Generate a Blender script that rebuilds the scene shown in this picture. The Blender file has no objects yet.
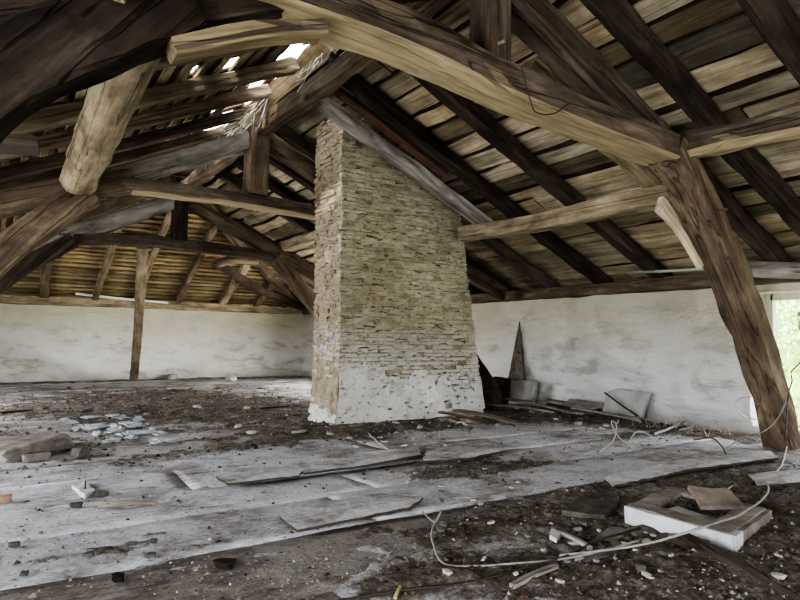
import bpy, bmesh, math, random
from mathutils import Vector, Matrix, noise

C = bpy.context.scene.collection
RND = random.Random(7)
# ------------------------------------------------------------------ measures of the attic (metres; camera eye height 1 m)
XR, XL, XM = 6.93, -1.91, 2.51          # right wall, left wall, ridge line
YF, YB, YH = 15.3, -3.0, 10.88          # far wall, rear wall, where the hip starts
EAVE, RIDGE = 1.712, 3.773
SL = (RIDGE - EAVE) / (XR - XM)
ANG = math.atan(SL)
HSL = (RIDGE - EAVE) / (YF - YH)
DECK = 0.15                              # boards lie on top of the rafters

# ------------------------------------------------------------------ camera
F, YAW, PITCH, ROLL = 607.96, .5809, .0648, .0114
cd = Vector((math.sin(YAW)*math.cos(PITCH), math.cos(YAW)*math.cos(PITCH), math.sin(PITCH)))
cr = Vector((math.cos(YAW), -math.sin(YAW), 0)); cu = cr.cross(cd)
cr, cu = cr*math.cos(ROLL)+cu*math.sin(ROLL), cu*math.cos(ROLL)-cr*math.sin(ROLL)
EYE = Vector((0, 0, 1.0))
cam = bpy.data.objects.new('camera', bpy.data.cameras.new('camera'))
C.objects.link(cam)
M = Matrix((cr, cu, -cd)).transposed().to_4x4(); M.translation = EYE
cam.matrix_world = M
cam.data.sensor_width = 36; cam.data.lens = F/800*36
cam.data.clip_start = .05; cam.data.clip_end = 300
bpy.context.scene.camera = cam

def fl(u, v, z=0.0):
    """floor point measured in the photograph"""
    d = cd + cr*((u-400)/F) + cu*((300-v)/F)
    return EYE + d*((z-1)/d.z)

# ------------------------------------------------------------------ mesh helpers
class MB:
    def __init__(s): s.v=[]; s.f=[]; s.t=[]
    def add(s, vs, fs, t=(1,1,1)):
        k=len(s.v); s.v += [tuple(p) for p in vs]
        for f in fs: s.f.append(tuple(i+k for i in f)); s.t.append(t)
    def box(s, c, d, R=None, t=(1,1,1), jit=0):
        vs=[]
        for x in (-.5,.5):
            for y in (-.5,.5):
                for z in (-.5,.5):
                    p=Vector((x*d[0],y*d[1],z*d[2]))
                    if jit: p += Vector((RND.uniform(-jit,jit),RND.uniform(-jit,jit),RND.uniform(-jit,jit)))
                    if R is not None: p = R@p
                    vs.append(p+Vector(c))
        s.add(vs,[(0,1,3,2),(4,6,7,5),(0,4,5,1),(2,3,7,6),(0,2,6,4),(1,5,7,3)],t)
    def mesh(s, name, mat, smooth=False):
        me=bpy.data.meshes.new(name); me.from_pydata(s.v,[],s.f)
        a=me.color_attributes.new('tint','FLOAT_COLOR','CORNER')
        buf=[]
        for f,t in zip(s.f,s.t): buf += [t[0],t[1],t[2],1.0]*len(f)
        a.data.foreach_set('color',buf)
        if mat: me.materials.append(mat)
        if smooth: me.polygons.foreach_set('use_smooth',[True]*len(me.polygons))
        me.update(); return me
    def build(s, name, mat, parent=None, smooth=False, loc=None):
        me=s.mesh(name,mat,smooth)
        if loc is not None: me.transform(Matrix.Translation(-Vector(loc)))
        o=bpy.data.objects.new(name,me); C.objects.link(o)
        if loc is not None: o.location=loc
        if parent:
            o.parent=parent
            o.location=Vector(o.location)-parent.location
        return o

def tag(o,label=None,cat=None,group=None,kind=None):
    if label: o['label']=label
    if cat: o['category']=cat
    if group: o['group']=group
    if kind: o['kind']=kind
    return o
def empty(name,loc,label,cat,group=None):
    o=bpy.data.objects.new(name,None); C.objects.link(o); o.location=loc; o.empty_display_size=.1
    return tag(o,label,cat,group)
def nz(p,s=1.0,o=0.0): return noise.noise(Vector((p[0]*s+o,p[1]*s+o*1.7,p[2]*s-o)))

def spline(pts,n):
    """n+1 points along a Catmull-Rom curve"""
    if len(pts)==2: return [pts[0].lerp(pts[1],i/n) for i in range(n+1)]
    P=[pts[0]*2-pts[1]]+pts+[pts[-1]*2-pts[-2]]
    L=[(pts[i+1]-pts[i]).length for i in range(len(pts)-1)]; T=sum(L); out=[]
    for i in range(n+1):
        d=T*i/n; k=0
        while k<len(L)-1 and d>L[k]: d-=L[k]; k+=1
        t=min(1,d/L[k]); a,b,c,e=P[k:k+4]
        out.append(0.5*((2*b)+(c-a)*t+(2*a-5*b+4*c-e)*t*t+(3*b-a-3*c+e)*t*t*t))
    return out

def timber(name,pts,w,h,mat,parent=None,seed=0,rough=.012,cham=.18,taper=1.0,roundness=0,up=Vector((0,0,1)),w2=None,smooth=False,roll=0):
    """a hewn timber along pts: w across, h up; its own X axis runs along the grain"""
    pts=[Vector(p) for p in pts]
    ax=(pts[-1]-pts[0]).normalized(); side=up.cross(ax)
    if side.length<.05: side=Vector((0,1,0)).cross(ax)
    side.normalize(); upv=ax.cross(side)
    if roll:
        R=Matrix.Rotation(roll,3,ax); side=R@side; upv=R@upv
    W=Matrix((ax,side,upv)).transposed().to_4x4(); W.translation=pts[0]; Wi=W.inverted()
    loc=[Wi@p for p in pts]
    tot=sum((loc[i+1]-loc[i]).length for i in range(len(loc)-1))
    n=max(6,int(tot/.14)); path=spline(loc,n)
    rr=random.Random(seed); off=rr.uniform(0,90)
    m=12 if roundness<.5 else 14
    vs=[];fs=[]
    for i,p in enumerate(path):
        t=i/n
        a=path[min(i+1,n)]-path[max(i-1,0)]; a.normalize()
        ly=Vector((0,0,1)).cross(a); ly.normalize(); lz=a.cross(ly)
        k=1+(taper-1)*t; ww=(w+((w2 or w)-w)*t)*k/2; hh=h*k/2
        c=cham*(1+.9*nz((t*tot*1.3,off,0)))
        ring=[]
        if roundness>=.5:
            for j in range(m):
                q=2*math.pi*j/m; ring.append((math.cos(q)*ww,math.sin(q)*hh))
        else:
            cx,cy=ww*c,hh*c
            ring=[(ww,-hh+cy),(ww,0),(ww,hh-cy),(ww-cx,hh),(0,hh),(-ww+cx,hh),(-ww,hh-cy),(-ww,0),(-ww,-hh+cy),(-ww+cx,-hh),(0,-hh),(ww-cx,-hh)]
        for j,(y,z) in enumerate(ring):
            q=(t*tot*2.2,j*.9,off)
            g=1+rough/max(.04,min(ww,hh))*(nz(q)+.6*nz((t*tot*7,j*2.3,off+5)))
            vs.append(p+ly*(y*g)+lz*(z*g))
        if i:
            b=(i-1)*m
            for j in range(m):
                fs.append((b+j,b+(j+1)%m,b+m+(j+1)%m,b+m+j))
    fs.append(tuple(range(m-1,-1,-1))); fs.append(tuple(n*m+j for j in range(m)))
    b=MB(); b.add(vs,fs); me=b.mesh(name,mat,smooth or roundness>=.5)
    o=bpy.data.objects.new(name,me); C.objects.link(o)
    if parent:
        o.parent=parent; W2=W.copy(); W2.translation=W.translation-parent.location; o.matrix_local=W2
    else: o.matrix_world=W
    return o

def tube(name,pts,r,mat,parent=None,n=None,sides=6,wob=0,seed=0):
    pts=[Vector(p) for p in pts]
    tot=sum((pts[i+1]-pts[i]).length for i in range(len(pts)-1))
    n=n or max(8,int(tot/.05)); path=spline(pts,n)
    if wob:
        for i,p in enumerate(path):
            path[i]=p+Vector((nz(p,4,seed),nz(p,4,seed+9),.4*abs(nz(p,4,seed+5))))*wob
    vs=[];fs=[]
    for i,p in enumerate(path):
        a=(path[min(i+1,n)]-path[max(i-1,0)]).normalized()
        s=a.cross(Vector((0,0,1)));
        if s.length<.05: s=a.cross(Vector((0,1,0)))
        s.normalize(); u=a.cross(s)
        for j in range(sides):
            q=2*math.pi*j/sides; vs.append(p+s*math.cos(q)*r+u*math.sin(q)*r)
        if i:
            b=(i-1)*sides
            for j in range(sides): fs.append((b+j,b+sides+j,b+sides+(j+1)%sides,b+(j+1)%sides))
    fs.append(tuple(range(sides))); fs.append(tuple(n*sides+j for j in range(sides-1,-1,-1)))
    b=MB(); b.add(vs,fs)
    return b.build(name,mat,parent,True,loc=tuple(pts[0]))

# ------------------------------------------------------------------ materials
class NT:
    def __init__(s,name):
        s.m=bpy.data.materials.new(name); s.m.use_nodes=True; s.t=s.m.node_tree; s.t.nodes.clear()
        s.out=s.n('ShaderNodeOutputMaterial'); s.b=s.n('ShaderNodeBsdfPrincipled')
        s.t.links.new(s.b.outputs[0],s.out.inputs[0]); s.b.inputs['Roughness'].default_value=.9
        s.b.inputs['Specular IOR Level'].default_value=.15
    def n(s,k,**kw):
        x=s.t.nodes.new(k)
        for a,b in kw.items(): setattr(x,a,b)
        return x
    def l(s,a,b): s.t.links.new(a,b)
    def coord(s,scale=(1,1,1),rand=True,src='Object'):
        tc=s.n('ShaderNodeTexCoord'); mp=s.n('ShaderNodeMapping'); mp.inputs['Scale'].default_value=scale
        s.l(tc.outputs[src],mp.inputs['Vector'])
        if rand:
            oi=s.n('ShaderNodeObjectInfo'); ml=s.n('ShaderNodeMath',operation='MULTIPLY'); ml.inputs[1].default_value=57
            s.l(oi.outputs['Random'],ml.inputs[0]); s.l(ml.outputs[0],mp.inputs['Location'])
        return mp.outputs[0]
    def noise(s,vec,scale,detail=5,rough=.6,dist=0):
        x=s.n('ShaderNodeTexNoise'); x.inputs['Scale'].default_value=scale; x.inputs['Detail'].default_value=detail
        x.inputs['Roughness'].default_value=rough; x.inputs['Distortion'].default_value=dist
        s.l(vec,x.inputs['Vector']); return x.outputs['Fac']
    def ramp(s,fac,stops):
        x=s.n('ShaderNodeValToRGB'); e=x.color_ramp.elements
        while len(e)<len(stops): e.new(.5)
        for i,(p,c) in enumerate(stops):
            e[i].position=p; e[i].color=(*c,1) if len(c)==3 else c
        s.l(fac,x.inputs[0]); return x.outputs[0]
    def mix(s,fac,a,b,mode='MIX'):
        x=s.n('ShaderNodeMix',data_type='RGBA',blend_type=mode)
        for k,v in ((0,fac),(6,a),(7,b)):
            if hasattr(v,'node'): s.l(v,x.inputs[k])
            elif k==0: x.inputs[0].default_value=v
            else: x.inputs[k].default_value=(*v,1)
        return x.outputs[2]
    def math(s,op,a,b=0,clamp=False):
        x=s.n('ShaderNodeMath',operation=op); x.use_clamp=clamp
        for k,v in ((0,a),(1,b)):
            if hasattr(v,'node'): s.l(v,x.inputs[k])
            else: x.inputs[k].default_value=v
        return x.outputs[0]
    def tint(s):
        x=s.n('ShaderNodeAttribute'); x.attribute_name='tint'; return x.outputs['Color']
    def normal_z(s):
        g=s.n('ShaderNodeNewGeometry'); x=s.n('ShaderNodeSeparateXYZ'); s.l(g.outputs['Normal'],x.inputs[0]); return x.outputs['Z']
    def pos(s):
        g=s.n('ShaderNodeNewGeometry'); return g.outputs['Position']
    def sep(s,v,k):
        x=s.n('ShaderNodeSeparateXYZ'); s.l(v,x.inputs[0]); return x.outputs[k]
    def bump(s,h,dist=.01,strength=1.0):
        x=s.n('ShaderNodeBump'); x.inputs['Distance'].default_value=dist; x.inputs['Strength'].default_value=strength
        s.l(h,x.inputs['Height']); s.l(x.outputs[0],s.b.inputs['Normal'])
    def color(s,c):
        if hasattr(c,'node'): s.l(c,s.b.inputs['Base Color'])
        else: s.b.inputs['Base Color'].default_value=(*c,1)

def wood(name,dark,mid,light,dust=.5,tint=False,grain=(.9,5,5),vary=.5,crackv=.65,under=None):
    t=NT(name); v=t.coord(grain,True)
    n1=t.noise(v,1.7,8,.66,.4); c=t.ramp(n1,[(.3,dark),(.52,mid),(.76,light)])
    g2=(grain[0]*2,grain[1]*8,grain[2]*8) if grain[0]<grain[1] else (grain[0]*8,grain[1]*2,grain[2]*8)
    v2=t.coord(g2,True); n2=t.noise(v2,1.2,4,.6)
    c=t.mix(.45,c,t.ramp(n2,[(.3,(.6,.58,.55)),(.62,(1.05,1.05,1.05))]),'MULTIPLY')
    g3=(grain[0]*.10,grain[1]*1.5,grain[2]*1.5) if grain[0]<grain[1] else (grain[0]*1.5,grain[1]*.10,grain[2]*1.5)
    v3=t.coord(g3,True); n3=t.noise(v3,1.5,2,.4,.1)
    crack=t.ramp(n3,[(.484,(1,1,1)),(.498,(.2,.18,.16)),(.502,(.2,.18,.16)),(.516,(1,1,1))])
    c=t.mix(crackv,c,crack,'MULTIPLY')
    vb=t.coord((1,1,1),True); nb=t.noise(vb,2.6,6,.66); c=t.mix(.75,c,t.ramp(nb,[(.3,(.5,.48,.45)),(.55,(1,1,1)),(.75,(1.3,1.27,1.2))]),'MULTIPLY')
    if under:  # downward faces painted paler, standing in for light bounced off the floor
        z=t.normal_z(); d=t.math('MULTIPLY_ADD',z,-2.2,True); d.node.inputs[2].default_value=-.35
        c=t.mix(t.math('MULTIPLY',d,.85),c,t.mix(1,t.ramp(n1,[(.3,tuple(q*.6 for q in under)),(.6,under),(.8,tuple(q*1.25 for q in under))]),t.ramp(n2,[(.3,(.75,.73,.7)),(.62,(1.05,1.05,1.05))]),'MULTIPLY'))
    if tint: c=t.mix(1,c,t.tint(),'MULTIPLY')
    oi=t.n('ShaderNodeObjectInfo'); k=t.math('MULTIPLY_ADD',oi.outputs['Random'],vary); k.node.inputs[2].default_value=1-vary*.5
    cc=t.n('ShaderNodeCombineColor'); [t.l(k,cc.inputs[q]) for q in range(3)]
    c=t.mix(1,c,cc.outputs[0],'MULTIPLY')
    if dust:
        z=t.normal_z(); d=t.math('MULTIPLY_ADD',z,1.6,True); d.node.inputs[2].default_value=-.5
        nd=t.noise(vb,6,5,.7); c=t.mix(t.math('MULTIPLY',t.math('MULTIPLY',d,dust),nd),c,(.42,.40,.37))
    t.color(c); h=t.math('ADD',t.math('MULTIPLY',n2,.35),t.math('ADD',n1,t.math('ADD',t.math('MULTIPLY',nb,.8),t.sep(crack,0))))
    t.bump(h,.016,.75); t.b.inputs['Roughness'].default_value=.88
    return t.m

OAK   = wood('weathered oak',(.062,.045,.033),(.165,.122,.085),(.31,.25,.175))
OAKD  = wood('dark oak',(.016,.012,.01),(.052,.038,.029),(.13,.10,.076),dust=.25)
OAKP  = wood('pale oak',(.13,.10,.063),(.31,.25,.165),(.50,.43,.31))
OAKR  = wood('brown dark oak',(.032,.023,.018),(.085,.062,.048),(.18,.14,.108),dust=.3)
OAKT  = wood('oak with bounce light painted below',(.052,.038,.03),(.13,.098,.074),(.26,.215,.17),under=(.44,.355,.215),vary=.1)  # underside colour carries painted bounce light
GREYW = wood('grey weathered wood',(.13,.115,.10),(.31,.285,.25),(.52,.49,.44),dust=.5)
BOARD = wood('roof board wood',(.18,.14,.088),(.41,.335,.22),(.62,.54,.39),dust=0,tint=True,grain=(5,.8,5),vary=0,crackv=.35)
LATH  = wood('lath wood',(.16,.12,.065),(.37,.295,.165),(.56,.47,.29),dust=0,tint=True,grain=(.8,6,6),vary=0,crackv=.2)

def tile_mat():
    t=NT('clay tile underside'); v=t.coord((1,1,1),False); n=t.noise(v,3,6,.65)
    c=t.ramp(n,[(.3,(.05,.035,.028)),(.55,(.13,.075,.05)),(.8,(.26,.15,.1))]); c=t.mix(1,c,t.tint(),'MULTIPLY'); t.color(c); t.bump(n,.01,.5); return t.m
TILE=tile_mat()

def whitewash(name):
    t=NT(name); p=t.coord((1,1,1),False,'Object')
    n1=t.noise(p,.6,5,.6); n2=t.noise(p,2.4,7,.62,.15); n3=t.noise(p,14,6,.7)
    c=t.ramp(n1,[(.3,(.78,.79,.81)),(.5,(.83,.82,.79)),(.72,(.74,.71,.60))])
    ps=t.coord((1.0,1.0,2.8),False,'Object'); n4=t.noise(ps,1.8,7,.66,.25)
    c=t.mix(.8,c,t.ramp(n4,[(.36,(.55,.53,.48)),(.47,(.92,.92,.91)),(.75,(1.07,1.08,1.1))]),'MULTIPLY')
    z=t.sep(t.pos(),2)
    up=t.math('MULTIPLY_ADD',z,1.1,True); up.node.inputs[2].default_value=-.6
    c=t.mix(t.math('MULTIPLY',up,.8),c,t.mix(n2,(.38,.34,.23),(.64,.60,.44)))
    dn=t.math('MULTIPLY_ADD',z,-4.5,True); dn.node.inputs[2].default_value=1.0
    c=t.mix(t.math('MULTIPLY',dn,n2),c,(.30,.28,.26))
    sp=t.ramp(n3,[(.27,(.35,.3,.22)),(.36,(1,1,1))]); c=t.mix(.5,c,sp,'MULTIPLY')
    t.color(c)
    h=t.math('ADD',t.math('MULTIPLY',n4,2.0),t.math('ADD',t.math('MULTIPLY',n2,1.0),t.math('MULTIPLY',n3,.2)))
    t.bump(h,.07,.8); return t.m
WALL=whitewash('whitewashed stone wall')

def brick_mat():
    t=NT('limewashed brick'); p=t.coord((1,1,1),False)
    ps=t.coord((1,1,2.2),False); n1=t.noise(ps,6,9,.74,.4); n2=t.noise(p,1.1,5,.62); n3=t.noise(p,30,6,.78)
    pd=t.coord((1,1,4.5),False); n4=t.noise(pd,9,5,.66,.2)
    base=t.ramp(n1,[(.3,(.30,.255,.175)),(.45,(.46,.41,.295)),(.58,(.56,.51,.385)),(.78,(.66,.615,.51))])
    base=t.mix(1,base,t.tint(),'MULTIPLY')
    base=t.mix(.75,base,t.ramp(n2,[(.3,(.66,.63,.57)),(.65,(1.06,1.05,1.02))]),'MULTIPLY')
    base=t.mix(.7,base,t.ramp(n3,[(.3,(.4,.36,.3)),(.46,(1,1,1))]),'MULTIPLY')
    z=t.sep(t.pos(),2)
    f=t.math('MULTIPLY_ADD',z,-1.9,True); f.node.inputs[2].default_value=2.3
    base=t.mix(t.math('MULTIPLY',f,t.ramp(n1,[(.36,(.2,.2,.2)),(.5,(.85,.85,.85))])),base,t.mix(n2,(.46,.44,.41),(.66,.65,.63)))
    hole=t.ramp(n4,[(.375,(1,1,1)),(.405,(0,0,0))]); base=t.mix(t.math('MULTIPLY',t.sep(hole,0),.88),base,(.055,.042,.03))
    t.color(base); t.bump(t.math('ADD',n1,t.math('ADD',t.math('MULTIPLY',n3,.6),t.math('MULTIPLY',t.sep(hole,0),-1.2))),.022,.9); return t.m
BRICK=brick_mat()
def simple(name,cols,scale=6,bump=.01,rough=.9,tint=False,stretch=(1,1,1)):
    t=NT(name); p=t.coord(stretch,True); n=t.noise(p,scale,6,.68); k=len(cols)
    c=t.ramp(n,[(.28+.46*i/(max(1,k-1)),q) for i,q in enumerate(cols)])
    if tint: c=t.mix(1,c,t.tint(),'MULTIPLY')
    t.color(c); t.bump(n,bump,.7); t.b.inputs['Roughness'].default_value=rough; return t.m
MORTAR=simple('lime mortar',[(.08,.06,.04),(.3,.255,.18),(.46,.41,.31)],9,.02)
def plaster_mat():
    t=NT('cracked white plaster'); p=t.coord((1,1,1),False); pd=t.coord((1,1,2.2),False)
    n1=t.noise(p,5,7,.7); n4=t.noise(pd,9,5,.7,.3); n3=t.noise(p,34,5,.75)
    c=t.ramp(n1,[(.3,(.46,.44,.40)),(.5,(.58,.57,.545)),(.75,(.67,.66,.645))])
    c=t.mix(.6,c,t.ramp(n3,[(.3,(.45,.41,.36)),(.44,(1,1,1))]),'MULTIPLY')
    h=t.sep(t.ramp(n4,[(.36,(1,1,1)),(.40,(0,0,0))]),0); c=t.mix(t.math('MULTIPLY',h,.85),c,(.08,.065,.05))
    t.color(c); t.bump(t.math('ADD',n1,t.math('MULTIPLY',h,-1)),.03,.8); return t.m
PLASTER=plaster_mat()
CONC=simple('pale concrete',[(.3,.29,.28),(.46,.45,.44),(.6,.6,.59)],5,.01)
WHITE=simple('white painted plaster',[(.36,.36,.36),(.56,.56,.57),(.68,.68,.69)],6,.006)
DARKST=simple('dark grey stone',[(.05,.045,.04),(.12,.11,.1),(.22,.2,.185)],7,.02)
MIDST=simple('brown grey stone',[(.13,.11,.095),(.27,.245,.22),(.42,.4,.37)],7,.02)
RED=simple('broken red brick',[(.2,.1,.06),(.36,.2,.13),(.5,.36,.27)],6,.02)
SLATE=simple('grey slate',[(.2,.19,.185),(.36,.35,.345),(.5,.49,.49)],4,.006)
PAPER=simple('torn pale sheet',[(.25,.28,.33),(.42,.45,.5),(.6,.62,.65)],7,.012)
CABW=simple('pale cable sheath',[(.34,.33,.31),(.44,.43,.41),(.54,.53,.51)],10,.0,.6)
CABG=simple('grey cable sheath',[(.18,.17,.16),(.28,.27,.25),(.38,.37,.34)],10,.0,.6)
CABD=simple('dark cable sheath',[(.03,.026,.022),(.055,.05,.042),(.1,.09,.075)],10,.0,.6)
YEL=simple('dry yellow straw',[(.25,.2,.08),(.45,.37,.16),(.6,.52,.28)],8,.0)
CRUMB=simple('mixed rubble crumbs',[(.35,.35,.35),(.7,.7,.7),(1,1,1)],9,.01,tint=True)
BLACK=simple('blackened terracotta',[(.012,.01,.009),(.03,.024,.02),(.07,.05,.04)],6,.01)
WINFR=simple('weathered pale paint',[(.42,.38,.3),(.6,.56,.46),(.72,.68,.58)],6,.004,stretch=(6,6,1))
WEED=simple('dry pinkish stalks',[(.38,.33,.27),(.52,.46,.39),(.66,.6,.53)],8,.0)
BARK=simple('tree bark',[(.06,.045,.03),(.14,.11,.08),(.25,.21,.16)],6,.02,stretch=(1,1,.3))
def leaf_mat():
    t=NT('green leaves'); c=t.mix(1,(.5,.64,.34),t.tint(),'MULTIPLY'); t.color(c)
    tr=t.n('ShaderNodeBsdfTranslucent'); tr.inputs[0].default_value=(.3,.5,.1,1); mx=t.n('ShaderNodeMixShader'); mx.inputs[0].default_value=.5
    t.l(t.b.outputs[0],mx.inputs[1]); t.l(tr.outputs[0],mx.inputs[2]); t.l(mx.outputs[0],t.out.inputs[0]); return t.m
LEAF=leaf_mat()
GRASS=simple('meadow grass',[(.1,.17,.04),(.2,.3,.08),(.3,.4,.14)],3,.02)

def floor_mat():
    t=NT('dusty floorboards'); p=t.coord((1,1,1),False)
    pg=t.coord((1.2,9,9),False); g=t.noise(pg,2.4,7,.7,.4); n1=t.noise(p,.8,6,.62,.4); n2=t.noise(p,5,8,.72); n3=t.noise(p,30,5,.75)
    dust=t.mix(n2,(.36,.355,.362),(.68,.68,.70)); woodc=t.ramp(g,[(.3,(.13,.11,.095)),(.55,(.27,.245,.225)),(.8,(.42,.4,.38))])
    k=t.math('ADD',t.math('MULTIPLY',n1,.75),t.math('ADD',t.math('MULTIPLY',g,.2),t.math('MULTIPLY',n2,.3))); f=t.ramp(k,[(.50,(0,0,0)),(.64,(1,1,1))])
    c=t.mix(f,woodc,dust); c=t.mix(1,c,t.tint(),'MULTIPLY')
    c=t.mix(.7,c,t.ramp(n3,[(.3,(.35,.31,.27)),(.43,(1,1,1))]),'MULTIPLY')
    c=t.mix(.35,c,t.ramp(n2,[(.3,(.5,.46,.42)),(.5,(1,1,1))]),'MULTIPLY')
    zz=t.math('MULTIPLY_ADD',t.normal_z(),-1.6,True); zz.node.inputs[2].default_value=1.15; c=t.mix(zz,c,(.09,.072,.058))
    sp=t.noise(t.coord((.6,1.3,1),False),55,5,.8); c=t.mix(.8,c,t.ramp(sp,[(.34,(.25,.22,.2)),(.44,(.85,.84,.83)),(.6,(1.1,1.1,1.1))]),'MULTIPLY')
    t.color(c); t.bump(t.math('ADD',t.math('MULTIPLY',sp,.6),t.math('MULTIPLY',g,.3)) if False else t.math('ADD',t.math('MULTIPLY',g,.5),t.math('ADD',n2,t.math('MULTIPLY',n3,.5))),.022,.8)
    return t.m
FLOOR=floor_mat()
def dirt_mat():
    t=NT('earthy debris'); p=t.coord((1,1,1),False); n1=t.noise(p,7,8,.75,.3); n2=t.noise(p,38,5,.78); n3=t.noise(p,1.2,4,.6); n5=t.noise(p,16,6,.78)
    c=t.ramp(n1,[(.3,(.075,.06,.05)),(.46,(.175,.15,.13)),(.6,(.30,.275,.25)),(.74,(.52,.50,.48))])
    c=t.mix(.75,c,t.ramp(n2,[(.34,(.3,.28,.26)),(.52,(1,1,1)),(.68,(2.1,2.05,2.0))]),'MULTIPLY')
    c=t.mix(.6,c,t.ramp(n3,[(.35,(.65,.6,.56)),(.65,(1.25,1.22,1.2))]),'MULTIPLY')
    k=t.math('ADD',t.sep(t.tint(),0),t.math('MULTIPLY',n5,1.2)); f=t.ramp(k,[(.66,(0,0,0)),(1.05,(1,1,1))])
    dust=t.mix(n1,(.30,.295,.30),(.66,.66,.68)); dust=t.mix(.65,dust,t.ramp(n2,[(.33,(.4,.37,.35)),(.47,(1,1,1)),(.7,(1.25,1.25,1.25))]),'MULTIPLY')
    c=t.mix(f,dust,c)
    t.color(c); t.bump(t.math('ADD',n1,t.math('MULTIPLY',n2,.9)),.035,1); return t.m
DIRT=dirt_mat()

# ------------------------------------------------------------------ roof planes
def pr(X,y,n=0):      # point over the right slope, n above the rafters' underside plane
    return Vector((X+n*math.sin(ANG), y, EAVE+SL*(XR-X)+n*math.cos(ANG)))
def pl(X,y,n=0):
    return Vector((X-n*math.sin(ANG), y, EAVE+SL*(X-XL)+n*math.cos(ANG)))
def ph(X,y,n=0):
    return Vector((X, y+n*math.sin(math.atan(HSL)), EAVE+HSL*(YF-y)+n*math.cos(math.atan(HSL))))

def board(mb,fn,a0,a1,b0,b1,n0,th,along_b=True,t=(1,1,1),seed=0,edge=.036):
    """a sawn board on a roof plane: a across its width, b along its length, wavy edges"""
    k=max(2,int(abs(b1-b0)/.28)); vs=[];fs=[]
    for i in range(k+1):
        b=b0+(b1-b0)*i/k
        e0=a0+edge*nz((b*1.6,seed,1.3))+edge*.5*nz((b*6,seed,4)); e1=a1+edge*nz((b*1.6,seed,9.3))+edge*.5*nz((b*6,seed,14))
        s=.012*nz((b,seed,3.3))
        for (a,n) in ((e0,n0+s),(e1,n0+s),(e1,n0+th+s),(e0,n0+th+s)):
            vs.append(fn(a,b,n) if along_b else fn(b,a,n))
        if i:
            q=(i-1)*4
            for j in range(4): fs.append((q+j,q+(j+1)%4,q+4+(j+1)%4,q+4+j))
    fs += [(0,3,2,1),(4*k,4*k+1,4*k+2,4*k+3)]
    mb.add(vs,fs,t)

def tint(r,lo,hi,warm=.12):
    k=r.uniform(lo,hi); w=r.uniform(-warm,warm); return (k*(1+w*.5),k,k*(1-w))

# right slope
rb=random.Random(3); mb=MB()
X=XR+.35
while X>XM+.05:
    w=rb.uniform(.17,.30); X0=X-w
    y=YB-.2+rb.uniform(-2,0); ymax=YF-(XR-X0)+.15
    while y<ymax:
        L=rb.uniform(2.2,4.2); y1=min(y+L,ymax)
        k=rb.random(); tt=tint(rb,.7,1.25,.1)
        if k<.12: tt=tint(rb,.3,.5)
        board(mb,pr,X0+rb.choice([.012,.02,.035,.05,.065]),X-.006,y+.006,y1-.006,DECK+rb.uniform(0,.012),.022,True,tt,rb.uniform(0,99))
        y=y1
    X=X0
ob=mb.build('ceiling_right',BOARD); tag(ob,'right roof slope of uneven sawn boards seen from below','ceiling',kind='structure')
mb=MB(); r2=random.Random(12)
yy=YB-.3
vs=[pr(XR+.5,YB-.3,.21),pr(XR+.5,YF+.5,.21),pr(XM-.02,YH,.21),pr(XM-.02,YB-.3,.21)]
mb.add(vs,[(0,1,2,3)],(.5,.5,.5))
ob=mb.build('ceiling_right_tiles',TILE); tag(ob,'dark tile layer above the right roof boards','ceiling',kind='structure')

# left slope: laths with split boards and tiles above, slipped tiles let daylight in below the ridge
mb=MB(); rl=random.Random(5)
X=XL-.3
while X<XM-.05:
    w=rl.uniform(.05,.09); step=rl.uniform(.15,.19); y=YB-.2; ymax=YF-(X-XL)+.1
    if X+w>XM-.2: break
    while y<ymax:
        y1=min(y+rl.uniform(1.8,3.6),ymax)
        board(mb,pl,X,X+w,y,y1-.01,DECK,.025,True,tint(rl,.55,1.0),rl.uniform(0,99),.01)
        y=y1
    X+=step
ob=mb.build('ceiling_left',BOARD); tag(ob,'left roof slope of thin laths under clay tiles','ceiling',kind='structure')
mb=MB(); X=XL-.4; row=0
while X<XM+.03:
    hgt=.20; y=YB-.3+(row%2)*.12; ymax=YF-(X-XL)+.35
    while y<ymax:
        wt=rl.uniform(.2,.27)
        gap=any(a<y<b for a,b in ((4.85,5.75),(6.0,7.3),(7.6,8.5),(9.3,10.3)))
        leak=(X>2.2 and gap and rl.random()<.88) or (2.0<X<2.2 and gap and y>6 and rl.random()<.35) or (1.0<X<2.2 and 4.5<y<9 and rl.random()<.018)
        slip=rl.random()<.006 and X>.3
        if not leak and not slip:
            tl=rl.uniform(-.012,.012); x1=min(X+hgt+.05,XM+.1)
            mb.add([pl(X,y,.18+tl),pl(X,y+wt-.004,.18-tl),pl(x1,y+wt-.004,.19-tl),pl(x1,y,.19+tl),
                    pl(X,y,.2+tl),pl(X,y+wt-.004,.2-tl),pl(x1,y+wt-.004,.21-tl),pl(x1,y,.21+tl)],
                   [(3,2,1,0),(4,5,6,7),(0,1,5,4),(2,3,7,6),(1,2,6,5),(3,0,4,7)],tint(rl,.5,1.5,.2))
        y+=wt
    X+=hgt; row+=1
ob=mb.build('ceiling_left_tiles',TILE); tag(ob,'clay tiles of the left roof slope with slipped tiles below ridge','ceiling',kind='structure')

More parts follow.
